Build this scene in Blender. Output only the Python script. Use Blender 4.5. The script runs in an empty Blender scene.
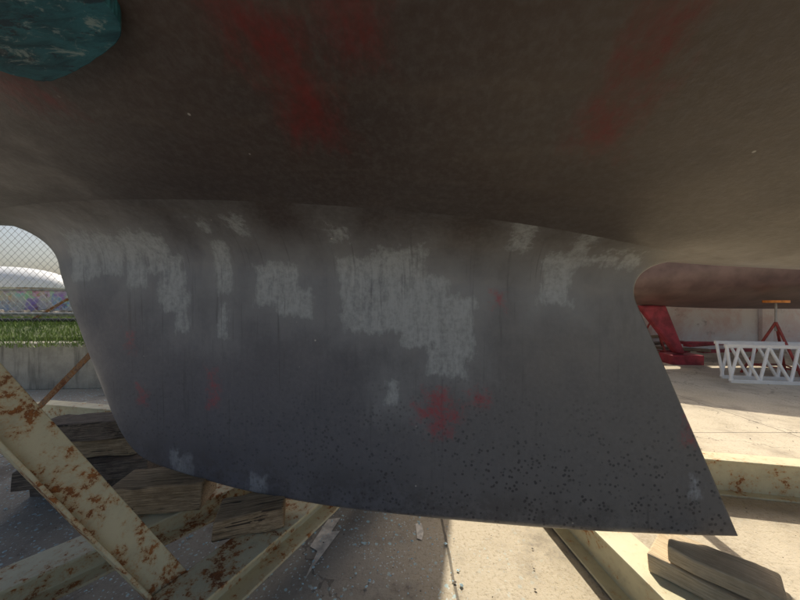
import bpy, bmesh, math, random
import numpy as np
from mathutils import Vector, Matrix
random.seed(3); rng=np.random.default_rng(5)
sc=bpy.context.scene
sc.view_settings.view_transform='Standard'; sc.view_settings.look='None'; sc.view_settings.exposure=0
H=1.1; F=300.0
def P(px,py,d): return Vector(((px-400)/F*d,d,H+(300-py)/F*d))
# ---------------------------------------------------------------- node helper
class NT:
    def __init__(s,name):
        s.m=bpy.data.materials.new(name); s.m.use_nodes=True
        s.t=s.m.node_tree; s.b=s.t.nodes['Principled BSDF']
        s.tc=s.t.nodes.new('ShaderNodeTexCoord')
        s.obj=s.tc.outputs['Object']; s.gen=s.tc.outputs['Generated']
    def lk(s,v,sock):
        if isinstance(v,bpy.types.NodeSocket): s.t.links.new(v,sock)
        elif v is not None:
            if isinstance(v,(tuple,list)) and len(v)==3 and sock.type=='RGBA': v=(*v,1)
            sock.default_value=v
    def attr(s,name):
        n=s.t.nodes.new('ShaderNodeAttribute'); n.attribute_name=name; return n.outputs['Fac']
    def math(s,op,a,b=None,c=None,clamp=False):
        n=s.t.nodes.new('ShaderNodeMath'); n.operation=op; n.use_clamp=clamp
        s.lk(a,n.inputs[0]); s.lk(b,n.inputs[1]); s.lk(c,n.inputs[2]); return n.outputs[0]
    def vm(s,op,a,b=None,scale=None):
        n=s.t.nodes.new('ShaderNodeVectorMath'); n.operation=op
        s.lk(a,n.inputs[0]); s.lk(b,n.inputs[1])
        if scale is not None: s.lk(scale,n.inputs['Scale'])
        return n.outputs['Value'] if op in('LENGTH','DISTANCE','DOT_PRODUCT') else n.outputs[0]
    def noise(s,vec,scale,detail=4,rough=.55,dist=0,color=False):
        n=s.t.nodes.new('ShaderNodeTexNoise'); s.lk(vec,n.inputs['Vector'])
        n.inputs['Scale'].default_value=scale; n.inputs['Detail'].default_value=detail
        n.inputs['Roughness'].default_value=rough; n.inputs['Distortion'].default_value=dist
        return n.outputs['Color'] if color else n.outputs['Fac']
    def vor(s,vec,scale,feature='F1',out='Distance',rand=1):
        n=s.t.nodes.new('ShaderNodeTexVoronoi'); n.feature=feature; s.lk(vec,n.inputs['Vector'])
        n.inputs['Scale'].default_value=scale; n.inputs['Randomness'].default_value=rand
        return n.outputs[out]
    def mr(s,v,a,b,c=0,d=1,smooth=True):
        n=s.t.nodes.new('ShaderNodeMapRange'); n.interpolation_type='SMOOTHSTEP' if smooth else 'LINEAR'
        s.lk(v,n.inputs[0]); n.inputs[1].default_value=a; n.inputs[2].default_value=b
        n.inputs[3].default_value=c; n.inputs[4].default_value=d; return n.outputs[0]
    def mix(s,f,a,b,mode='MIX'):
        n=s.t.nodes.new('ShaderNodeMix'); n.data_type='RGBA'; n.blend_type=mode
        s.lk(f,n.inputs[0]); s.lk(a,n.inputs[6]); s.lk(b,n.inputs[7]); return n.outputs[2]
    def sep(s,v):
        n=s.t.nodes.new('ShaderNodeSeparateXYZ'); s.lk(v,n.inputs[0]); return n.outputs
    def bump(s,h,strength=.3,dist=.01,normal=None):
        n=s.t.nodes.new('ShaderNodeBump'); s.lk(h,n.inputs['Height']); n.inputs['Strength'].default_value=strength
        n.inputs['Distance'].default_value=dist
        if normal is not None: s.lk(normal,n.inputs['Normal'])
        return n.outputs[0]
    def fin(s,col,rough=.6,normal=None,metal=0,spec=None):
        s.lk(col,s.b.inputs['Base Color']); s.lk(rough,s.b.inputs['Roughness'])
        if normal is not None: s.lk(normal,s.b.inputs['Normal'])
        s.b.inputs['Metallic'].default_value=metal
        if spec is not None: s.b.inputs['Specular IOR Level'].default_value=spec
        return s.m
def simple(name,col,rough=.7,var=.25,scale=8,metal=0,bump=.2):
    n=NT(name); f=n.noise(n.obj,scale,4,.6)
    c=n.mix(n.mr(f,.3,.7),tuple(x*(1-var) for x in col),tuple(min(1,x*(1+var)) for x in col))
    return n.fin(c,rough,n.bump(n.noise(n.obj,scale*6,1),bump,.005) if bump else None,metal)
def obj(name,verts,faces,mat=None,parent=None,smooth=False,merge=False,bevel=0):
    me=bpy.data.meshes.new(name); me.from_pydata([tuple(v) for v in verts],[],[tuple(f) for f in faces])
    bm=bmesh.new(); bm.from_mesh(me)
    if merge: bmesh.ops.remove_doubles(bm,verts=bm.verts,dist=1e-5)
    bmesh.ops.recalc_face_normals(bm,faces=bm.faces); bm.to_mesh(me); bm.free()
    o=bpy.data.objects.new(name,me); sc.collection.objects.link(o)
    if mat: me.materials.append(mat)
    if parent: o.parent=parent
    if smooth: me.polygons.foreach_set('use_smooth',[True]*len(me.polygons))
    if bevel:
        b=o.modifiers.new('Bevel','BEVEL'); b.width=bevel; b.segments=2; b.limit_method='ANGLE'
    return o
def empty(name,loc=(0,0,0),rz=0,parent=None):
    e=bpy.data.objects.new(name,None); e.location=loc; e.rotation_euler=(0,0,rz); sc.collection.objects.link(e)
    if parent: e.parent=parent
    return e
def frame(p0,p1,up):
    d=(Vector(p1)-Vector(p0)).normalized(); r=d.cross(Vector(up)).normalized(); u=r.cross(d); return d,r,u
def extr(name,p0,p1,prof,mat,parent=None,up=(0,0,1),bevel=.002):
    p0=Vector(p0);p1=Vector(p1); d,r,u=frame(p0,p1,up); n=len(prof)
    v=[p+r*a+u*b for p in(p0,p1) for a,b in prof]
    f=[(i,(i+1)%n,(i+1)%n+n,i+n) for i in range(n)]+[tuple(range(n)),tuple(range(n,2*n))]
    return obj(name,v,f,mat,parent,bevel=bevel)
def rect(w,h): return [(-w/2,-h/2),(w/2,-h/2),(w/2,h/2),(-w/2,h/2)]
def ibeam(w,h,t=.01):
    return [(-w/2,0),(-w/2,-t),(-t/2,-t),(-t/2,-h+t),(-w/2,-h+t),(-w/2,-h),(w/2,-h),(w/2,-h+t),(t/2,-h+t),(t/2,-t),(w/2,-t),(w/2,0)]
def channel(w,h,t=.01):
    return [(-w/2,0),(-w/2,-h),(w/2,-h),(w/2,-h+t),(-w/2+t,-h+t),(-w/2+t,-t),(w/2,-t),(w/2,0)]
def angle(w,h,t=.01):
    return [(0,0),(0,-h),(t,-h),(t,-t),(w,-t),(w,0)]
def circ(r,n=12): return [(r*math.cos(2*math.pi*i/n),r*math.sin(2*math.pi*i/n)) for i in range(n)]
def rod(name,p0,p1,r,mat,parent=None,n=10):
    up=(0,0,1) if abs((Vector(p1)-Vector(p0)).normalized().z)<.95 else (1,0,0)
    return extr(name,p0,p1,circ(r,n),mat,parent,up,0)
def box(name,c,s,mat,parent=None,rz=0,bevel=.004,jit=0,tilt=(0,0)):
    M=Matrix.Rotation(rz,4,'Z')@Matrix.Rotation(tilt[0],4,'X')@Matrix.Rotation(tilt[1],4,'Y')
    nx=max(1,int(s[0]/.05)) if jit else 1
    vs=[];fs=[]
    for i in range(nx+1):
        x=-s[0]/2+s[0]*i/nx
        for y,z in((-1,-1),(1,-1),(1,1),(-1,1)):
            vs.append(Vector((x+(rng.normal()*jit if jit else 0),y*s[1]/2+rng.normal()*jit,z*s[2]/2+rng.normal()*jit*.5)))
    for i in range(nx):
        for k in range(4): fs.append((i*4+k,i*4+(k+1)%4,i*4+4+(k+1)%4,i*4+4+k))
    fs+= [(0,1,2,3),tuple(nx*4+k for k in range(4))]
    o=obj(name,vs,fs,mat,parent,bevel=bevel)
    o.matrix_local=Matrix.Translation(c)@M
    return o
# ---------------------------------------------------------------- boat frame
th=math.atan(.12); C0=Vector((0,1.1,0))
ce,se=math.cos(th),math.sin(th)
def kp(px,py):
    u=(px-400)/F; Y=1.1/(1+.12*u); X=u*Y
    return (X/ce, H+(300-py)/F*Y)
def sst(x,a,b):
    t=np.clip((x-a)/(b-a),0,1); return t*t*(3-2*t)
def zc(a):
    a=np.asarray(a,float)
    z=1.32-.065*a-.035*sst(a,.2,1.2)
    return z+np.where(a>1.9,.07*(np.abs(a-1.9))**1.8,0)+np.where(a<-2.2,.05*np.abs(a+2.2)**2,0)
def f(n):
    n=np.abs(n); return .30*(np.sqrt(n*n+.16**2)-.16)+.11*n*n
def zh(a,n): return zc(a)+f(n)
def hullpt(px,py,off=0):
    u=(px-400)/F; v=(300-py)/F
    for t in np.linspace(.05,1.6,800):
        X,Y,Z=u*t,t,H+v*t
        a=X*ce-(Y-1.1)*se; y=X*se+(Y-1.1)*ce
        if Z>zh(a,y)-off: return (a,y)
    return (u*1.1,0)
# painted-area fields (metres), stored as mesh attributes
KP1=[(98,258,19,24),(124,258,16,20),(150,262,12,26),(172,258,18,20),(184,285,15,30),(193,312,9,20),(236,270,9,26),(232,318,4,16),(284,285,24,20),(300,303,18,14),
     (368,290,26,30),(402,280,24,26),(390,310,40,20),(425,310,20,34),(452,328,20,30),(445,360,18,14),(555,282,13,22),(512,245,8,9),(394,388,6,12),(262,238,6,5),(350,240,8,5),(232,237,6,4),
     (570,250,7,8),(625,262,10,7),(590,262,18,4)]
KP2=[(192,462,7,9),(183,454,3,7),(266,479,9,11),(694,486,4,9)]
KR=[(438,402,9,13),(440,420,7,9),(425,409,6,4),(452,411,6,4),(478,396,5,4),(152,393,2,7),(222,385,1.5,16),(141,340,2,6),(690,430,1.5,10),(497,300,1.5,3)]
HR=[(286,66,10,30),(303,106,13,24),(300,95,10,18),(345,14,8,20),(608,122,8,12),(650,45,5,22),(15,85,12,6),(240,14,12,8)]
def kl(L): return [(*kp(x,y),w/F*1.1,h/F*1.1) for x,y,w,h in L]
def hl(L):
    R=[]
    for cx,cy,w,h in L:
        p0=hullpt(cx,cy-h);p1=hullpt(cx,cy+h);pl=hullpt(cx-w,cy);pr=hullpt(cx+w,cy);pc=hullpt(cx,cy)
        R.append((pc[0],pc[1],max(.004,abs(pr[0]-pl[0])/2),max(.015,abs(p1[1]-p0[1])/2)))
    return R
def sdf(X,Y,L):
    d=np.full(X.shape,1.0)
    for a,b,w,h in L: d=np.minimum(d,np.maximum(np.abs(X-a)-w,np.abs(Y-b)-h))
    return d
def setattrs(o,kind):
    me=o.data; n=len(me.vertices); co=np.empty(n*3); me.vertices.foreach_get('co',co); co=co.reshape(-1,3)
    one=np.ones(n)
    if kind=='keel':
        vals={'pat':sdf(co[:,0],co[:,2],kl(KP1)),'pat2':sdf(co[:,0],co[:,2],kl(KP2)),'red':sdf(co[:,0],co[:,2],kl(KR)),'redh':one}
    elif kind=='hull': vals={'pat':one,'pat2':one,'red':one,'redh':sdf(co[:,0],co[:,1],hl(HR))}
    else: vals={'pat':one,'pat2':one,'red':one,'redh':one}
    for k,v in vals.items():
        at=me.attributes.new(k,'FLOAT','POINT'); at.data.foreach_set('value',v.astype(np.float32))
# ---------------------------------------------------------------- antifouling paint
def antifoul():
    n=NT('antifouling_paint'); o=n.obj
    x,y,z=n.sep(o)
    big=n.noise(o,1.6,4,.55,.4); med=n.noise(o,7,5,.62); fine=n.noise(o,60,4,.7)
    brush=n.noise(n.vm('MULTIPLY',o,(1,1,.22)),42,4,.70)
    zl=n.math('ADD',z,n.math('MULTIPLY',x,.075))
    hullmask=n.mr(n.math('ADD',zl,n.math('MULTIPLY',med,.05)),1.20,1.38)
    keelc=n.mix(n.mr(big,.3,.7),(.122,.123,.152),(.168,.164,.186))
    keelc=n.mix(n.mr(x,-.9,1.0),keelc,(.195,.187,.178))
    hullc=n.mix(n.mr(big,.32,.68),(.094,.062,.051),(.128,.090,.072))
    hullc=n.mix(n.math('MULTIPLY',n.mr(n.math('ADD',x,n.math('MULTIPLY',med,.3)),.0,1.2),.72),hullc,(.285,.235,.175))  # hull paler toward the right: warm bounce sheen painted into the colour
    root_shade=n.math('MULTIPLY',n.mr(n.math('ADD',n.math('ABSOLUTE',y),n.math('MULTIPLY',big,.3)),.85,.35),.5)
    hullc=n.mix(root_shade,hullc,(.062,.047,.041))  # shade band along the keel junction, painted into the hull colour
    c=n.mix(hullmask,keelc,hullc)
    dn=n.mr(n.math('ADD',n.math('MULTIPLY',brush,.4),n.math('MULTIPLY',n.noise(n.vm('MULTIPLY',o,(1,1,.45)),5,4,.6),.6)),.34,.66)
    dust_sheen=n.math('MULTIPLY',n.math('MULTIPLY',n.mr(zl,.85,1.18),dn),n.mr(zl,1.34,1.22))
    c=n.mix(n.math('MULTIPLY',dust_sheen,.60),c,(.34,.33,.315))  # dust on the upper keel, doubling as painted bounce light
    c=n.mix(n.mr(med,.25,.8,0,.25),c,(.095,.09,.095))
    c=n.mix(n.mr(fine,.35,.75,0,.20),c,(.30,.29,.28))
    nz=n.math('ADD',n.math('MULTIPLY',n.math('SUBTRACT',brush,.5),.11),n.math('MULTIPLY',n.math('SUBTRACT',med,.5),.09))
    d=n.math('ADD',n.attr('pat'),nz)
    core=n.mr(d,.022,-.014); haze=n.mr(d,.13,-.02)
    brk=n.mr(n.math('ADD',n.math('MULTIPLY',brush,.55),n.math('MULTIPLY',fine,.45)),.34,.60)
    light=n.math('MULTIPLY',core,n.math('ADD',n.math('MULTIPLY',brk,.50),.34))
    light=n.math('MAXIMUM',light,n.math('MULTIPLY',haze,.24))
    c=n.mix(light,c,(.54,.555,.54))
    m2=n.math('MULTIPLY',n.mr(n.math('ADD',n.attr('pat2'),nz),.016,-.012),n.math('ADD',n.math('MULTIPLY',brk,.5),.15))
    c=n.mix(m2,c,(.50,.53,.56))
    st=n.noise(n.vm('MULTIPLY',o,(55,1,2.2)),1,3,.6)
    stm=n.math('MULTIPLY',n.mr(st,.58,.72),n.mr(big,.40,.54))
    c=n.mix(n.math('MULTIPLY',n.math('MULTIPLY',stm,n.mr(zl,1.34,1.28)),.5),c,(.085,.08,.082))
    nr=n.math('MULTIPLY',n.math('SUBTRACT',n.noise(o,34,5,.82),.5),.17)
    r=n.mr(n.math('ADD',n.attr('red'),nr),.030,-.030)
    c=n.mix(n.math('MULTIPLY',r,n.mr(fine,.3,.6,.20,.75)),c,(.46,.06,.075))
    nh=n.math('MULTIPLY',n.math('SUBTRACT',n.noise(n.vm('MULTIPLY',o,(1.7,.9,1)),15,5,.78),.5),.20)
    r2=n.math('MULTIPLY',n.mr(n.math('ADD',n.attr('redh'),nh),.075,-.055),hullmask)
    c=n.mix(n.math('MULTIPLY',r2,n.mr(fine,.25,.6,.35,.72)),c,(.28,.020,.020))
    sw=n.noise(n.vm('MULTIPLY',o,(2.2,12,1)),1.4,4,.6,.3)
    c=n.mix(n.math('MULTIPLY',n.mr(sw,.48,.78,0,.20),hullmask),c,(.26,.21,.165))
    vd=n.vor(o,9); wsp=n.math('MULTIPLY',n.mr(vd,.036,.022),n.mr(big,.48,.52))
    c=n.mix(wsp,c,(.58,.54,.48))
    pd=n.vor(o,62); pd2=n.vor(o,26)
    pz=n.math('MULTIPLY',n.mr(zl,.98,.45),n.mr(x,-.9,.5,.40,1))
    pit=n.math('MULTIPLY',n.mr(pd,.38,.20),n.math('MULTIPLY',pz,n.mr(n.noise(o,17,4,.7),.39,.58)))
    pit2=n.math('MULTIPLY',n.mr(pd2,.15,.09),n.math('MULTIPLY',pz,n.mr(med,.43,.53)))
    pit=n.math('MAXIMUM',pit,pit2)
    c=n.mix(n.math('MULTIPLY',pit,.85),c,(.035,.035,.04))
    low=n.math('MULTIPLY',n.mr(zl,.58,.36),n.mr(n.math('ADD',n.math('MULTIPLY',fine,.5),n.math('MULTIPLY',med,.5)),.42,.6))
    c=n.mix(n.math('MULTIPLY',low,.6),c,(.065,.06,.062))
    ro=n.math('ADD',n.mr(med,.3,.7,.32,.48),n.math('MULTIPLY',light,.2))
    nb=n.bump(fine,.2,.0035)
    return n.fin(c,ro,nb)
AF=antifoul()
def wood(name,dark,light_,ck=.85):
    n=NT(name); o=n.obj
    g=n.noise(n.vm('MULTIPLY',o,(1.0,26,26)),8,5,.75,.3); w=n.noise(o,12,4,.7)
    c=n.mix(n.mr(g,.35,.65),dark,light_); c=n.mix(n.mr(w,.42,.7,0,.5),c,tuple(v*.8 for v in dark))
    crack=n.mr(n.noise(n.vm('MULTIPLY',o,(.8,30,30)),4.5,2,.5,.3),.37,.33)
    c=n.mix(n.math('MULTIPLY',crack,ck),c,(.02,.015,.012))
    return n.fin(c,.85,n.bump(g,.8,.006))
WOOD=wood('weathered_timber',(.24,.165,.09),(.56,.41,.25))
WOODD=wood('dark_oily_timber',(.085,.065,.05),(.31,.24,.175))
WOODL=wood('fresh_timber',(.58,.44,.27),(.80,.65,.44),.35)
def rusty(name,paint=(.72,.66,.44),th_=.56):
    n=NT(name); o=n.obj
    a=n.noise(o,6,5,.7,.3); b=n.noise(o,34,5,.78)
    v=n.math('ADD',n.math('MULTIPLY',a,.45),n.math('MULTIPLY',b,.55))
    r=n.mr(v,th_-.014,th_+.014); halo=n.mr(v,th_-.08,th_+.01)
    c=n.mix(n.mr(a,.3,.7),paint,tuple(x*.82 for x in paint))
    c=n.mix(n.mr(n.noise(o,12,4,.7),.5,.75,0,.45),c,(.34,.29,.19))
    c=n.mix(n.math('MULTIPLY',halo,.6),c,(.58,.31,.10))
    c=n.mix(r,c,n.mix(n.mr(b,.45,.72),(.15,.05,.022),(.46,.18,.05)))
    return n.fin(c,n.math('ADD',n.math('MULTIPLY',r,.35),.5),n.bump(b,.4,.004))
STEEL=rusty('rusty_cream_steel',th_=.540); STEEL2=rusty('cream_steel',th_=.60); RUST=rusty('bare_rusty_steel',(.16,.07,.04),.50)
def teal():
    n=NT('teal_pad'); o=n.obj
    g=n.noise(n.vm('MULTIPLY',o,(3,14,3)),3,5,.7,.5)
    c=n.mix(n.mr(g,.35,.65),(.012,.070,.090),(.035,.17,.20))
    c=n.mix(n.mr(n.noise(n.vm('MULTIPLY',o,(1,3,1)),16,5,.75,.5),.54,.66,0,.7),c,(.38,.46,.42))
    c=n.mix(n.mr(n.noise(n.vm('MULTIPLY',o,(2,9,2)),7,4,.7),.55,.63,0,.75),c,(.02,.03,.045))
    return n.fin(c,.6,n.bump(g,.4,.006))
TEAL=teal()
GEL=simple('white_gelcoat',(.72,.72,.70),.35,.06,4,bump=0)
WHITEP=simple('white_paint',(.80,.80,.78),.5,.05,9,bump=0)
DECK=simple('deck_offwhite',(.6,.58,.52),.6,.1,6,bump=0)
ALU=simple('aluminium',(.62,.62,.62),.35,.1,10,.6,0)
GREY=simple('galvanised_wire',(.30,.30,.29),.55,.2,10,.3,0)
RED=simple('red_antifouling',(.27,.030,.045),.6,.35,7)
ROSE=simple('dusty_brown_antifouling',(.15,.098,.092),.4,.25,4)
BLUE=simple('blue_antifouling',(.05,.09,.18),.6,.3,4)
ORANGE=simple('orange_paint',(.62,.22,.04),.6,.3,12)
STAND=simple('red_oxide_paint',(.28,.045,.035),.6,.4,12)
WINDOW=simple('dark_acrylic',(.03,.03,.035),.1,.1,4,bump=0)
# ---------------------------------------------------------------- generic sailboat
def hull_mesh(name,stations,mat,matTop,parent,zcf,ff,Bf,sheer,wl,nn=26):
    rows=[]
    for a in stations:
        B=max(.01,Bf(a)); z0=float(zcf(a)); pts=[]
        nb=max(B-.35,B*.6)
        for k in range(nn):
            n_=nb*k/(nn-1); pts.append((n_,z0+float(ff(n_))))
        p0=pts[-1]; sl=float(ff(nb+.01)-ff(nb))/.01
        p1=(B-.0,p0[1]+sl*(B-nb)); p2=(B,p0[1]+sl*(B-nb)+.38*min(1,B))
        for k in range(1,13):
            t=k/12; pts.append(((1-t)**2*p0[0]+2*t*(1-t)*p1[0]+t*t*p2[0],(1-t)**2*p0[1]+2*t*(1-t)*p1[1]+t*t*p2[1]))
        s=sheer(a)
        for k in range(1,5):
            pts.append((B*(1+.02*k/4),p2[1]+(max(s,p2[1]+.05)-p2[1])*k/4))
        rows.append([(a,-n_,z) for n_,z in pts[::-1]]+[(a,n_,z) for n_,z in pts[1:]])
    m=len(rows[0]); V=[p for r in rows for p in r]; Fc=[]
    for i in range(len(rows)-1):
        for j in range(m-1): Fc.append((i*m+j,i*m+j+1,(i+1)*m+j+1,(i+1)*m+j))
    Fc.append(tuple(range(m))); Fc.append(tuple(range((len(rows)-1)*m,len(rows)*m)))
    o=obj(name,V,Fc,mat,parent,smooth=True)
    o.data.materials.append(matTop)
    for p in o.data.polygons:
        if p.center.z>wl: p.material_index=1
        if len(p.vertices)>6: p.use_smooth=False
    V=[];Fd=[]
    for i,r in enumerate(rows):
        y0=r[0];y1=r[-1]; V+= [y0,(y0[0],0,y0[2]+.05),y1]
    for i in range(len(rows)-1):
        for j in range(2): Fd.append((i*3+j,i*3+j+1,i*3+j+4,i*3+j+3))
    obj('deck',V,Fd,DECK,parent)
    return o
def cabin(parent,a0,a1,w,z,h):
    prof=[(-w/2,-.1),(-w/2*.88,h*.8),(-w/2*.6,h),(w/2*.6,h),(w/2*.88,h*.8),(w/2,-.1)]
    V=[(a,y*k,z+zz) for a,k in((a0,.55),(a0+.5,.8),(a1,1)) for y,zz in prof]
    V=[(v[0],v[1],z-.1 if (i<6 and v[2]>z) else v[2]) for i,v in enumerate(V)]
    Fc=[(i*6+j,i*6+j+1,i*6+j+7,i*6+j+6) for i in range(2) for j in range(5)]+[(0,1,2,3,4,5),(12,13,14,15,16,17)]
    obj('cabin',V,Fc,GEL,parent,bevel=.02)
    for sy in(-1,1):
        box('window',( (a0+a1)/2+.3, sy*w/2*.93, z+h*.4),((a1-a0)*.35,.02,h*.3),WINDOW,parent,bevel=.004)
# ---- our boat
boat=empty('sailboat',C0,-th)
def Bf(a):
    t=(a+5.0)/9.4
    return 1.62*max(0,math.sin(math.pi*min(1,max(0,t))**.85))**.55 if t<.55 else 1.62*(1-.35*((t-.55)/.45)**2)
st=np.concatenate([np.linspace(-4.95,-2.4,14),np.linspace(-2.3,2.2,170),np.linspace(2.3,4.4,12)])
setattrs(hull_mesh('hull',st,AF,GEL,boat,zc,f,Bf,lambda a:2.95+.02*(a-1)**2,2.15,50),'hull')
cabin(boat,-2.2,1.6,1.9,2.98,.42)
rod('mast',(-.9,0,3.2),(-.9,0,12.5),.07,ALU,boat)
rod('boom',(-.8,0,4.1),(2.6,0,4.15),.05,ALU,boat)
V=[];Rr=[(3.25,1.60),(3.25,.62),(3.62,.60),(3.78,1.65)]
for y in(-.03,.03): V+=[(a,y,z) for a,z in Rr]
setattrs(obj('rudder',V,[(0,1,2,3),(4,5,6,7),(0,1,5,4),(1,2,6,5),(2,3,7,6),(3,0,4,7)],AF,boat,bevel=.02),'x')
# ---- keel
def curve(pts,N,spacing):
    A=np.array(pts,float); d=np.r_[0,np.cumsum(np.hypot(*np.diff(A,axis=0).T))]; d/=d[-1]
    q=np.linspace(0,1,400); xs=np.interp(q,d,A[:,0]); zs=np.interp(q,d,A[:,1])
    k=np.hanning(41);k/=k.sum()
    def sm(v):
        l=2*v[0]-v[1:21][::-1]; r=2*v[-1]-v[-21:-1][::-1]
        return np.convolve(np.r_[l,v,r],k,'valid')
    xs=sm(xs)[:400];zs=sm(zs)[:400]
    xs[0],zs[0]=A[0];xs[-1],zs[-1]=A[-1]
    return np.stack([np.interp(spacing,q,xs),np.interp(spacing,q,zs)],1)
Ns,Ntt=240,150
S=(1-np.cos(np.linspace(0,math.pi,Ns)))/2*.5+np.linspace(0,1,Ns)*.5
tt=np.linspace(0,1,Ntt); T_=.4*tt+.6*(1-np.cos(tt*math.pi))/2
Lp=[kp(*p) for p in[(52,236),(62,275),(71,303),(80,327),(90,354),(101,382),(111,408),(120,428),(128,441),(138,452)]]
Rp=[kp(*p) for p in[(617,258),(626,278),(635,300),(655,345),(678,398),(700,448),(722,499),(738,536)]]
Bp=[kp(*p) for p in[(138,452),(147,458),(160,463),(200,474),(245,486),(290,495),(330,502),(370,507.5),(450,517),(530,525),(600,530.5),(680,535),(738,536)]]
Lp[0]=(Lp[0][0],float(zc(Lp[0][0]))); Rp[0]=(Rp[0][0],float(zc(Rp[0][0])))
Lc=curve(Lp,Ntt,T_);Rc=curve(Rp,Ntt,T_);Bc=curve(Bp,Ns,S)
Tc=np.stack([Lp[0][0]+(Rp[0][0]-Lp[0][0])*S,0*S],1);Tc[:,1]=zc(Tc[:,0])
s=S[None,:,None];t=T_[:,None,None]
G=(1-t)*Tc[None]+t*Bc[None]+(1-s)*Lc[:,None]+s*Rc[:,None]-((1-s)*(1-t)*Tc[0]+s*(1-t)*Tc[-1]+(1-s)*t*Bc[0]+s*t*Bc[-1])
A_=G[...,0];Z_=G[...,1]; q=np.clip(zc(A_)-Z_,0,9); rv=.16; rs=.20
g=np.where(q<rv,1-np.sqrt(np.clip(1-(1-np.clip(q,0,rv)/rv)**2,0,1)),0)
S2=S[None,:]
E=np.sqrt(np.clip(4*S2*(1-S2),0,1))
A2=A_+g*(-.29*(1-S2)**4+.23*S2**4)
foil=5*(.2969*np.sqrt(S2)-.126*S2-.3516*S2**2+.2843*S2**3-.1036*S2**4)/.5
foil=foil*(1-S2**12)
h=.058*foil*(1-.25*T_[:,None])+rs*g*E
e=np.clip((1-T_[:,None])/.030,0,1); h=h*np.sqrt(1-(1-e)**2)
h[:,0]=0;h[:,-1]=0
Zf=np.where(q<rv,zh(A2,h)*(1-q/rv)+zc(A2)*(q/rv)-q,Z_)
sk_h=h[0]+.05*E[0]; sk_a=A2[0]+(-.05*(1-S)**3+.05*S**3); sk_z=zh(sk_a,sk_h)+.006
A2=np.vstack([sk_a[None],A2]);h=np.vstack([sk_h[None],h]);Zf=np.vstack([sk_z[None],Zf]); Nt2=Ntt+1
V=[];Fc=[]
for sgn in(-1,1):
    base=len(V)
    for i in range(Nt2):
        for j in range(Ns): V.append((A2[i,j],sgn*h[i,j],Zf[i,j]))
    for i in range(Nt2-1):
        for j in range(Ns-1):
            b=base+i*Ns+j; Fc.append((b,b+1,b+Ns+1,b+Ns))
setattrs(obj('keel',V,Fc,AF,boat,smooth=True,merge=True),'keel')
# ---------------------------------------------------------------- cradle
cr=empty('boat_cradle')
zb=.20
def lb(x,off): return Vector((x,off-.185*x,zb))
extr('far_rail',lb(-3.2,2.07),lb(3.4,2.07),ibeam(.10,.2),STEEL2,cr)
extr('near_rail',lb(-3.2,.02),lb(3.4,.02),ibeam(.10,.2),STEEL2,cr)
def cross(name,p,q_,mat,z,w=.12,h_=.10):
    extr(name,(p[0],p[1],z),(q_[0],q_[1],z),ibeam(w,h_),mat,cr)
def through(p,q_,y0off=.02,y1off=2.07,pad=.06):
    p=Vector(p);q_=Vector(q_);d=q_-p
    def hit(off): return (off-.185*p.x-p.y)/(d.y+.185*d.x)
    dn=d.normalized()*pad
    a=p+d*hit(y0off)-dn; b=p+d*hit(y1off)+dn; return a,b
a,b=through((-1.123-.03,.842),(-.721-.03,1.311)); cross('cross_beam_1',a,b,STEEL,.302)
a,b=through((-.533-.06,.80),(-.328-.06,1.20)); cross('cross_beam_2',a,b,STEEL,.302,w=.14)
cross('cross_beam_3',(.98,-.05),(.74,1.86),STEEL2,.199,w=.13,h_=.19)
pA=Vector((-.60,.88,.18)); pB=P(-12,392,.68); d=(pB-pA)
pC=pA+d*1.32
extr('arm',pA-d*.08,pC,[(-.044,-.05),(-.044,.022),(-.036,.022),(-.036,0),(.044,0),(.044,-.008),(-.036,-.008),(-.036,-.05)],STEEL,cr,up=(.55,-.55,.6))
post_top=Vector((-1.02,.46,1.44))
extr('post',(-1.05,.24,.2),post_top,channel(.09,.08),STEEL,cr,up=(1,0,0))
extr('pad_bracket',post_top,(-.70,.36,1.475),rect(.06,.03),RUST,cr)
def arm(name,p0,p1,mat=RUST):
    extr(name,p0,p1,angle(.045,.045,.006),mat,cr,up=(.3,-1,.2))
arm('brace',P(30,412,2.45),P(98,342,2.42))
for x in(-1.2,1.45):
    b=lb(x,2.07); arm('far_arm',b,(x+.05,2.42-.12*x,1.86),STEEL2)
    box('far_pad',(x+.05,2.36-.12*x,1.87),(.35,.22,.05),WOOD,cr,rz=-th,tilt=(.55,0))
b=lb(1.6,.02); arm('near_arm',b,(1.6,-.1,1.72),STEEL2); box('near_pad',(1.6,-.12,1.73),(.35,.22,.05),TEAL,cr,rz=-th,tilt=(-.5,0))
poly=[(60,-60),(88,-22),(104,0),(113,11),(120,22),(122,32),(118,42),(106,52),(80,69),(58,79),(46,82),(30,79),(0,71),(-60,52),(-110,20),(-130,-30),(-100,-70),(-20,-90)]
for _ in range(2):
    q2=[]
    for i in range(len(poly)):
        p,r=poly[i],poly[(i+1)%len(poly)]
        q2+=[(p[0]*.75+r[0]*.25,p[1]*.75+r[1]*.25),(p[0]*.25+r[0]*.75,p[1]*.25+r[1]*.75)]
    poly=q2
V=[];off=.03; T2=[]
for px_,py_ in poly:
    a,y=hullpt(px_,py_,off); V.append((a,y,float(zh(a,y))-off)); T2.append((a,y,float(zh(a,y))-.002))
V+=T2; n_=len(poly)
pad=obj('support_pad',V,[tuple(range(n_)),tuple(range(n_,2*n_))]+[(i,(i+1)%n_,n_+(i+1)%n_,n_+i) for i in range(n_)],TEAL,None,bevel=.006)
pad.parent=cr; pad.location=C0; pad.rotation_euler=(0,0,-th)
tb=empty('timber_blocks')
def tim(c,s_,mat,rz=0): box('timber',c,s_,mat,tb,rz,.006,.0035)
tim((-.905,1.165,.366),(.31,.14,.105),WOOD,.14)
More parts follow.
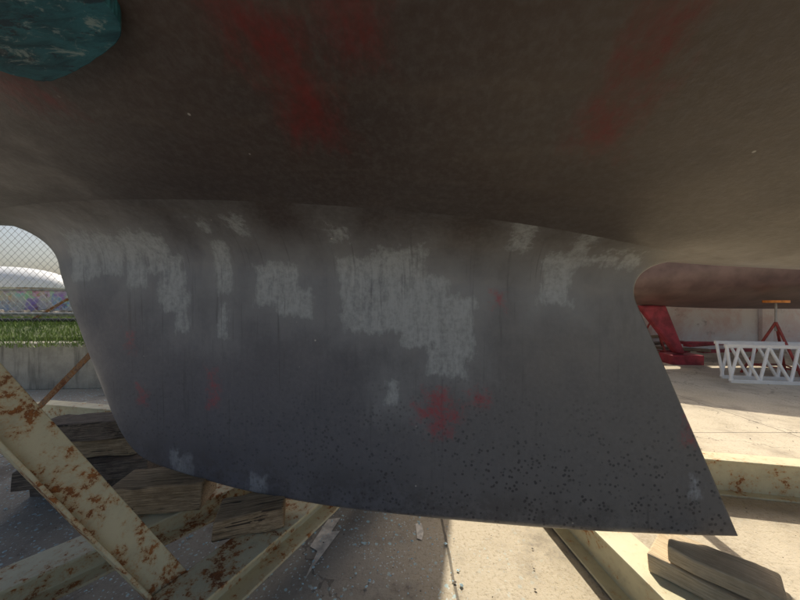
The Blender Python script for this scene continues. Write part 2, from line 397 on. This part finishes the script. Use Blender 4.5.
tim((-.53,1.075,.338),(.22,.125,.072),WOOD,.30)
tim((-1.78,1.80,.05),(.6,.2,.10),WOODD,.1);tim((-1.74,1.72,.155),(.6,.2,.10),WOODD,.25);tim((-1.80,1.78,.262),(.55,.2,.10),WOOD,.15);tim((-1.75,1.74,.37),(.5,.18,.10),WOODD,.22)
tim((.975,.93,.230),(.30,.15,.058),WOODL,-.9); tim((.975,.905,.288),(.24,.11,.05),WOODL,-.8)
# ---------------------------------------------------------------- ground
def ground_mat():
    n=NT('yard_concrete'); o=n.obj; x,y,z=n.sep(o)
    big=n.noise(o,.7,4,.6,.1); med=n.noise(o,5,6,.75); fine=n.noise(o,70,4,.8)
    c=n.mix(n.mr(big,.3,.7),(.46,.385,.26),(.60,.52,.385))
    c=n.mix(n.mr(med,.46,.70,0,.5),c,(.29,.24,.17))
    c=n.mix(n.mr(fine,.40,.68,0,.5),c,(.62,.56,.46))
    c=n.mix(n.mr(fine,.46,.36,0,.45),c,(.20,.17,.13))
    lft=n.mr(n.math('ADD',x,n.math('MULTIPLY',med,.6)),.60,.05)
    c=n.mix(n.math('MULTIPLY',lft,.6),c,(.22,.225,.225))
    w=n.vm('ADD',o,n.vm('SCALE',n.noise(o,40,3,.7,color=True),scale=.025))
    patchy=n.noise(o,2.6,4,.65)
    for sc_,lo,col in((36,.47,(.45,.68,.74)),(80,.43,(.62,.72,.74))):
        v=n.vor(w,sc_); kk=n.sep(n.vor(w,sc_,out='Color'))[0]
        m=n.math('MULTIPLY',n.mr(v,.32,.20),n.mr(kk,.62,.66))
        m=n.math('MULTIPLY',m,n.mr(patchy,lo-.05,lo+.06))
        m=n.math('MULTIPLY',m,n.mr(x,.7,-.1,.08,1))
        c=n.mix(n.math('MULTIPLY',m,.85),c,col)
    sta=n.math('ADD',n.math('MULTIPLY',n.noise(o,1.7,5,.7),.75),n.math('MULTIPLY',fine,.25))
    c=n.mix(n.math('MULTIPLY',n.mr(sta,.50,.62),n.mr(x,1.6,.2,.35,.75)),c,(.13,.11,.09))
    def joint(coord,per,off,w_=.006):
        m=n.math('ABSOLUTE',n.math('SUBTRACT',n.math('FRACT',n.math('DIVIDE',n.math('ADD',coord,off),per)),.5))
        return n.mr(m,w_/per*1.2,w_/per*.6)
    wn=n.math('MULTIPLY',n.noise(o,6,3),.02)
    j=n.math('MAXIMUM',joint(n.math('ADD',x,wn),3.0,1.28),joint(n.math('ADD',y,wn),3.2,-.9))
    c=n.mix(n.math('MULTIPLY',j,.7),c,(.06,.055,.045))
    ck=n.vor(n.vm('ADD',o,n.vm('SCALE',n.noise(o,3,4,.7,color=True),scale=.4)),.7,'DISTANCE_TO_EDGE')
    c=n.mix(n.mr(ck,.004,.002,0,.5),c,(.07,.06,.05))
    return n.fin(c,.9,n.bump(fine,.6,.006))
obj('ground',[(-300,-300,0),(300,-300,0),(300,300,0),(-300,300,0)],[(0,1,2,3)],ground_mat())
SP=simple('dried_white_paint',(.68,.64,.56),.7,.25,30,bump=0)
def splash(pts):
    V=[(x_,y_,.004) for x_,y_ in pts]; obj('paint_spill',V,[tuple(range(len(V)))],SP)
splash([(-.36,1.50),(-.30,1.51),(-.325,1.42),(-.285,1.425),(-.35,1.25),(-.375,1.17),(-.36,1.31),(-.40,1.335)])
splash([(.075,1.47),(.105,1.475),(.112,1.42),(.10,1.37),(.08,1.38)])
def flakes(name,N,mat,xr,yr,rmin,rmax):
    V=[];Fc=[]
    for i in range(N):
        x=random.uniform(*xr); y=random.uniform(*yr); r=random.uniform(rmin,rmax)*random.random()**.5; b=len(V); k=random.randint(4,6)
        tz=random.uniform(.001,.5*r)
        for q_ in range(k):
            a=q_*6.283/k+random.uniform(-.4,.4); V.append((x+r*math.cos(a)*random.uniform(.5,1),y+r*math.sin(a)*random.uniform(.5,1),.005+random.random()*tz))
        V.append((x,y,.005+tz+r*.3))
        for q_ in range(k): Fc.append((b+q_,b+(q_+1)%k,b+k))
    obj(name,V,Fc,mat)
flakes('paint_flakes',3600,simple('pale_blue_flakes',(.50,.68,.74),.8,.3,40,bump=0),(-2.8,.25),(.8,3.0),.003,.011)
flakes('gravel_grit',2200,simple('grit',(.22,.19,.15),.9,.5,60,bump=0),(-3,5),(.8,5),.002,.009)
# ---------------------------------------------------------------- left: retaining wall, grass, fence
def conc(name,a,b):
    n=NT(name);o=n.obj
    c=n.mix(n.mr(n.noise(o,2.5,6,.7),.3,.7),a,b); c=n.mix(n.mr(n.noise(n.vm('MULTIPLY',o,(6,6,.6)),2,4,.6),.5,.7,0,.6),c,(.10,.095,.08))
    return n.fin(c,.9,n.bump(n.noise(o,25,4,.7),.6,.01))
CONC=conc('old_concrete',(.30,.28,.24),(.48,.45,.38))
wl=empty('retaining_wall')
W0=Vector((-14,3.1,0));W1=Vector((-3.35,3.75,0));W2=Vector((-3.35,30,0))
zw=.57
extr('front',W0+Vector((0,.1,zw/2)),W1+Vector((0,.1,zw/2)),rect(.2,zw),CONC,wl,bevel=.01)
extr('side',W1+Vector((-.1,.21,zw/2)),W2+Vector((-.1,0,zw/2)),rect(.2,zw),CONC,wl,bevel=.01)
GR=NT('grass_blades')
GRASS=GR.fin(GR.mix(GR.mr(GR.noise(GR.obj,2.5,3),.3,.7),(.08,.15,.02),(.20,.28,.06)),.6)
soil=simple('grassy_soil',(.08,.10,.04),.95,.4,6)
nx=40;V=[];Fc=[]
ys=[3.45,3.9,4.3,4.7,5.2,7,12,30,90]
for yy in ys:
    for i in range(nx+1):
        x=-60+(60-3.45)*(i/nx)**.5
        zz=.55+.17*min(1,max(0,(yy-3.4)/1.2))
        V.append((x,max(yy,3.2) if yy>3.5 else max(3.2+(x+14)*.061,-.5)+.12,zz+random.uniform(-.01,.01)))
for i in range(len(ys)-1):
    for j in range(nx): b=i*(nx+1)+j; Fc.append((b,b+1,b+nx+2,b+nx+1))
obj('grass_bank',V,Fc,soil)
V=[];Fc=[]
for i in range(22000):
    x=random.uniform(-9,-3.6);y=random.uniform(3.35+(x+3.6)*.06+.1,6.2)
    z=.55+.17*min(1,max(0,(y-3.4)/1.2)); hh=random.uniform(.03,.09);a=random.uniform(0,6.28);w=.004
    dx,dy=math.cos(a)*w,math.sin(a)*w; b=len(V)
    V+=[(x-dx,y-dy,z),(x+dx,y+dy,z),(x+random.uniform(-.03,.03),y+random.uniform(-.03,.03),z+hh)]; Fc.append((b,b+1,b+2))
obj('grass',V,Fc,GRASS)
fe=empty('chain_link_fence')
fy=4.75; fx0,fx1,fz0,fz1=-12,-3.5,.74,2.5
V=[];Fc=[]
def wire(p,q_,r=.0028):
    p=Vector(p);q_=Vector(q_);d=(q_-p).normalized();s_=Vector((0,1,0));u=d.cross(s_)
    b=len(V)
    for c in(p,q_):
        for k in range(3):
            an=k*2.094; V.append(c+s_*math.cos(an)*r+u*math.sin(an)*r)
    for k in range(3): Fc.append((b+k,b+(k+1)%3,b+3+(k+1)%3,b+3+k))
def clip(p,q2,X,keep_gt):
    if (p[0]<X)==(q2[0]<X):
        return (p,q2) if (p[0]>=X)==keep_gt else None
    t=(X-p[0])/(q2[0]-p[0]); m=[X,p[1]+t*(q2[1]-p[1])]
    if (p[0]>=X)==keep_gt: return (p,m)
    return (m,q2)
hh=fz1-fz0; x=fx0-hh
while x<fx1:
    for dr in(1,-1):
        xa,xb=(x,x+hh) if dr==1 else (x+hh,x)
        r=clip([xa,fz0],[xb,fz1],fx0,True)
        if r: r=clip(r[0],r[1],fx1,False)
        if r: wire((r[0][0],fy+.003*dr,r[0][1]),(r[1][0],fy+.003*dr,r[1][1]))
    x+=.115
obj('mesh',V,Fc,GREY,fe)
for i,x in enumerate(np.arange(fx0+.9,fx1+.1,2.3)): rod('post',(x,fy+.04,.6),(x,fy+.04,2.55),.03,GREY,fe)
rod('top_rail',(fx0,fy+.04,2.5),(fx1,fy+.04,2.5),.022,GREY,fe)
rod('bottom_rail',(fx0,fy+.04,.88),(fx1,fy+.04,.88),.025,GREY,fe)
rod('lower_rail',(fx0,fy+.04,.78),(fx1,fy+.04,.78),.03,simple('dark_pipe',(.05,.045,.04),.6,.2,8,bump=0),fe)
rod('stay',(-5.9,fy+.06,.78),(-5.1,fy+.06,1.25),.02,RUST,fe)
V=[];Fc=[];na,nb_=28,16
for i in range(na+1):
    t=i/na; x=-1.7+3.4*t; k=max(.0,1-abs(2*t-1)**2.6)**.5
    for j in range(nb_+1):
        a=math.pi*j/nb_; V.append((x,-.8*max(k,.02)*math.cos(a),.62*k*max(0,math.sin(a))**.8))
for i in range(na):
    for j in range(nb_): b=i*(nb_+1)+j; Fc.append((b,b+1,b+nb_+2,b+nb_+1))
dg=obj('upturned_dinghy',V,Fc,GEL,smooth=True); dg.location=(-11.6,8.6,1.45); dg.rotation_euler=(0,0,.35)
tr=empty('dinghy_rack',(-11.6,8.6,0),.35)
for sx in(-.9,.9):
    for sy in(-.6,.6): rod('leg',(sx,sy,.68),(sx,sy,1.44),.03,WOOD,tr)
    rod('bearer',(sx,-.7,1.44),(sx,.7,1.44),.035,WOOD,tr)
def mural():
    n=NT('faded_mural_paint'); o=n.obj
    w=n.vm('ADD',o,n.vm('SCALE',n.noise(o,2.5,4,.7,color=True),scale=.9))
    k=n.vor(w,4.0,out='Color'); c=n.mix(.45,k,(.62,.56,.48))
    c=n.mix(n.mr(n.noise(o,3.2,5,.7),.45,.58,0,.8),c,(.74,.70,.62))
    c=n.mix(n.mr(n.noise(o,8,5,.75),.56,.64,0,.75),c,(.30,.12,.06))
    return n.fin(c,.85)
mw=empty('mural_wall'); MU=mural()
box('wall',(-9.2,7.0,1.0),(9.4,.16,.62),MU,mw,bevel=.01); box('coping',(-9.2,7.0,1.335),(9.5,.22,.05),CONC,mw,bevel=.01)
V=[];Fc=[]
for i in range(260):
    c=Vector((random.uniform(-12,-5),random.uniform(6.0,6.7),0)); c.z=.74+random.random()*.12
    r=random.uniform(.03,.09);b=len(V)
    for k in range(8):
        V.append(c+Vector((((k&1)*2-1)*r*random.uniform(.4,1),(((k>>1)&1)*2-1)*r*random.uniform(.4,1),(((k>>2)&1)*2-1)*r*random.uniform(.3,.8))))
    for q_ in((0,1,3,2),(4,5,7,6),(0,1,5,4),(2,3,7,6),(0,2,6,4),(1,3,7,5)): Fc.append(tuple(b+t_ for t_ in q_))
obj('rubble_pile',V,Fc,simple('rubble',(.32,.28,.23),.9,.5,3,bump=0))
LEAF=simple('foliage',(.06,.09,.035),.8,.5,1.5,bump=0)
V=[];Fc=[]
for k in range(16):
    cx=-130+k*5+random.uniform(-2,2); cy=85+random.uniform(-4,6); hgt=random.uniform(4,7)
    blobs=[(cx+random.gauss(0,1.6),cy+random.gauss(0,.9),hgt*random.uniform(.4,.95),random.uniform(.8,1.8)) for _ in range(9)]
    for _ in range(500):
        bx,by,bz,br=random.choice(blobs); dd=Vector((random.gauss(0,1),random.gauss(0,1),random.gauss(0,1))).normalized()*br*random.uniform(.6,1)
        c=Vector((bx,by,bz+.7))+dd; b=len(V); u=Vector((random.gauss(0,1),random.gauss(0,1),random.gauss(0,1))).normalized()*.26; w=u.orthogonal().normalized()*.2
        V+=[c-u,c+w,c+u,c-w];Fc.append((b,b+1,b+2,b+3))
    b=len(V)
    for zz,r in((0,.3),(hgt,.08)):
        for q_ in range(5): V.append(Vector((cx+r*math.cos(q_*1.257),cy+r*math.sin(q_*1.257),zz)))
    for q_ in range(5): Fc.append((b+q_,b+(q_+1)%5,b+5+(q_+1)%5,b+5+q_))
obj('distant_trees',V,Fc,LEAF)
# ---------------------------------------------------------------- other boats
def other_boat(loc,rz,Lh,Bm,z0,sh,mat,keelmat,kx0,kx1,kz,wlz,name='sailboat'):
    e=empty(name,loc,rz)
    def zcf(a): return z0+.036*Lh*abs(2*a/Lh)**3
    def ff(n_): n_=np.abs(n_); return .22*n_+.16*n_*n_
    def B(a):
        t=(a+Lh/2)/Lh; return Bm/2*(max(0,math.sin(math.pi/2*min(1,t/.55)))**.7 if t<.55 else 1-.3*((t-.55)/.45)**2)
    hull_mesh('hull',np.linspace(-Lh/2+.02,Lh/2,40),mat,GEL,e,zcf,ff,B,lambda a:sh+.006*a*a,wlz)
    t=.06
    K=[(kx0,z0+.06),(kx1,z0+.06),(kx1+.32,kz),(kx0+.62,kz)]
    V=[(a,y,z) for y in(-t,t) for a,z in K]
    obj('keel',V,[(0,1,2,3),(4,5,6,7),(0,1,5,4),(1,2,6,5),(2,3,7,6),(3,0,4,7)],keelmat,e,bevel=.03)
    return e
shade_boat=other_boat((-1.22,7.7,0),math.radians(-90),8.6,4.0,.95,2.9,BLUE,BLUE,-.8,.6,.25,2.1,'sailboat')  # boat added out of view behind the keel to shade the left ground
cabin(shade_boat,-1.5,1.6,2.1,2.9,.4); rod('mast',(-.5,0,3.2),(-.5,0,12),.07,ALU,shade_boat)
box('keel_block',(.15,0,.125),(1.0,.3,.24),WOOD,shade_boat)
e3=other_boat((6.6,5.1,0),math.radians(-4),7.8,2.5,.95,1.86,ROSE,RED,-2.45,-2.0,.17,9,'sailboat')
box('keel_block',(-1.72,0,.08),(.5,.3,.16),RED,e3)
def jack(loc,h_,parentname='jack_stand'):
    e=empty(parentname,loc)
    for k in range(3):
        a=k*2.094+.4; rod('leg',(math.cos(a)*.34,math.sin(a)*.34,0),(0,0,h_*.72),.016,STAND,e)
    for k in range(3):
        a=k*2.094+.4;b=(k+1)*2.094+.4
        rod('tie',(math.cos(a)*.28,math.sin(a)*.28,h_*.13),(math.cos(b)*.28,math.sin(b)*.28,h_*.13),.01,STAND,e)
    rod('screw',(0,0,h_*.6),(0,0,h_-.03),.013,GREY,e)
    rod('pad',(0,0,h_-.02),(0,0,h_+.015),.13,ORANGE,e,20)
    return e
jack((5.45,4.35,0),1.08); jack((8.0,4.5,0),1.1); jack((5.0,5.9,0),1.1)
for y_ in(5.2,8.5):
    for sx in(-1,1): jack((-1.22+sx*.95,y_,0),1.22)  # stands under the added shading boat
def wwall():
    n=NT('whitewashed_wall');o=n.obj
    c=n.mix(n.mr(n.noise(o,1.3,5,.7,.4),.38,.66),(.88,.86,.84),(.78,.62,.58)); c=n.mix(n.mr(n.noise(o,4,6,.75),.58,.72,0,.7),c,(.38,.31,.29))
    return n.fin(c,.85,n.bump(n.noise(o,12,4,.7),.4,.01))
ww=empty('whitewashed_wall'); WW=wwall()
box('wall',(9,6.7,.8),(13,.2,1.6),WW,ww,bevel=.01); box('coping',(9,6.7,1.64),(13.1,.28,.08),CONC,ww,bevel=.01)
for x_ in(3.2,5.6,8.0,10.4): box('pier',(x_,6.56,.79),(.25,.08,1.58),WW,ww,bevel=.01)
def rack(p0,p1,h_,lean):
    e=empty('lattice_ladder'); p0=Vector(p0);p1=Vector(p1);d=(p1-p0).normalized()
    u=Vector((.12,lean,1)).normalized(); L=(p1-p0).length
    for s_ in(0,1): extr('chord',p0+u*h_*s_,p1+u*h_*s_,rect(.035,.045),WHITEP,e)
    k=0;i=0;st=.17
    while k+st<L:
        a=p0+d*k+u*h_*(i%2);b=p0+d*(k+st)+u*h_*((i+1)%2); rod('brace',a,b,.018,WHITEP,e,8); k+=st;i+=1
    for k in(.02,L*.5,L-.02): rod('end_bar',p0+d*k,p0+d*k+u*h_,.018,WHITEP,e,8)
rack((4.40,4.0,.02),(7.6,3.5,.02),.47,.25)
rack((4.52,4.22,.02),(7.9,3.75,.02),.49,.30)
db=empty('scrap_timber')
for i in range(9): box('plank',(5.0+random.uniform(-.3,1.6),5.9+random.uniform(-.4,.5),.04+.06*i*.6),(random.uniform(.5,1.3),.12,.05),random.choice([WOODD,RED,WOOD]),db,rz=random.uniform(-.5,.5))
# ---------------------------------------------------------------- light
el=math.radians(47); az=math.radians(4)
w=bpy.data.worlds.new('World'); sc.world=w; w.use_nodes=True; nt=w.node_tree
sk=nt.nodes.new('ShaderNodeTexSky'); sk.sky_type='NISHITA'; sk.sun_disc=False; sk.sun_elevation=el; sk.sun_rotation=az
sk.air_density=1; sk.dust_density=5
bg=nt.nodes['Background']; bg.inputs['Strength'].default_value=.15; nt.links.new(sk.outputs[0],bg.inputs[0])
L=bpy.data.lights.new('sun','SUN'); L.energy=5; L.angle=math.radians(.5); L.color=(1,.92,.78)
lo=bpy.data.objects.new('sun',L); sc.collection.objects.link(lo)
dirv=Vector((-math.sin(az)*math.cos(el),-math.cos(az)*math.cos(el),-math.sin(el)))
lo.rotation_euler=dirv.to_track_quat('-Z','Y').to_euler(); lo.location=(0,10,12)
cam=bpy.data.cameras.new('camera'); cam.sensor_width=36; cam.lens=13.5; cam.clip_start=.02; cam.clip_end=1000
co=bpy.data.objects.new('camera',cam); sc.collection.objects.link(co); co.location=(0,0,H); co.rotation_euler=(math.radians(90),0,0)
sc.camera=co
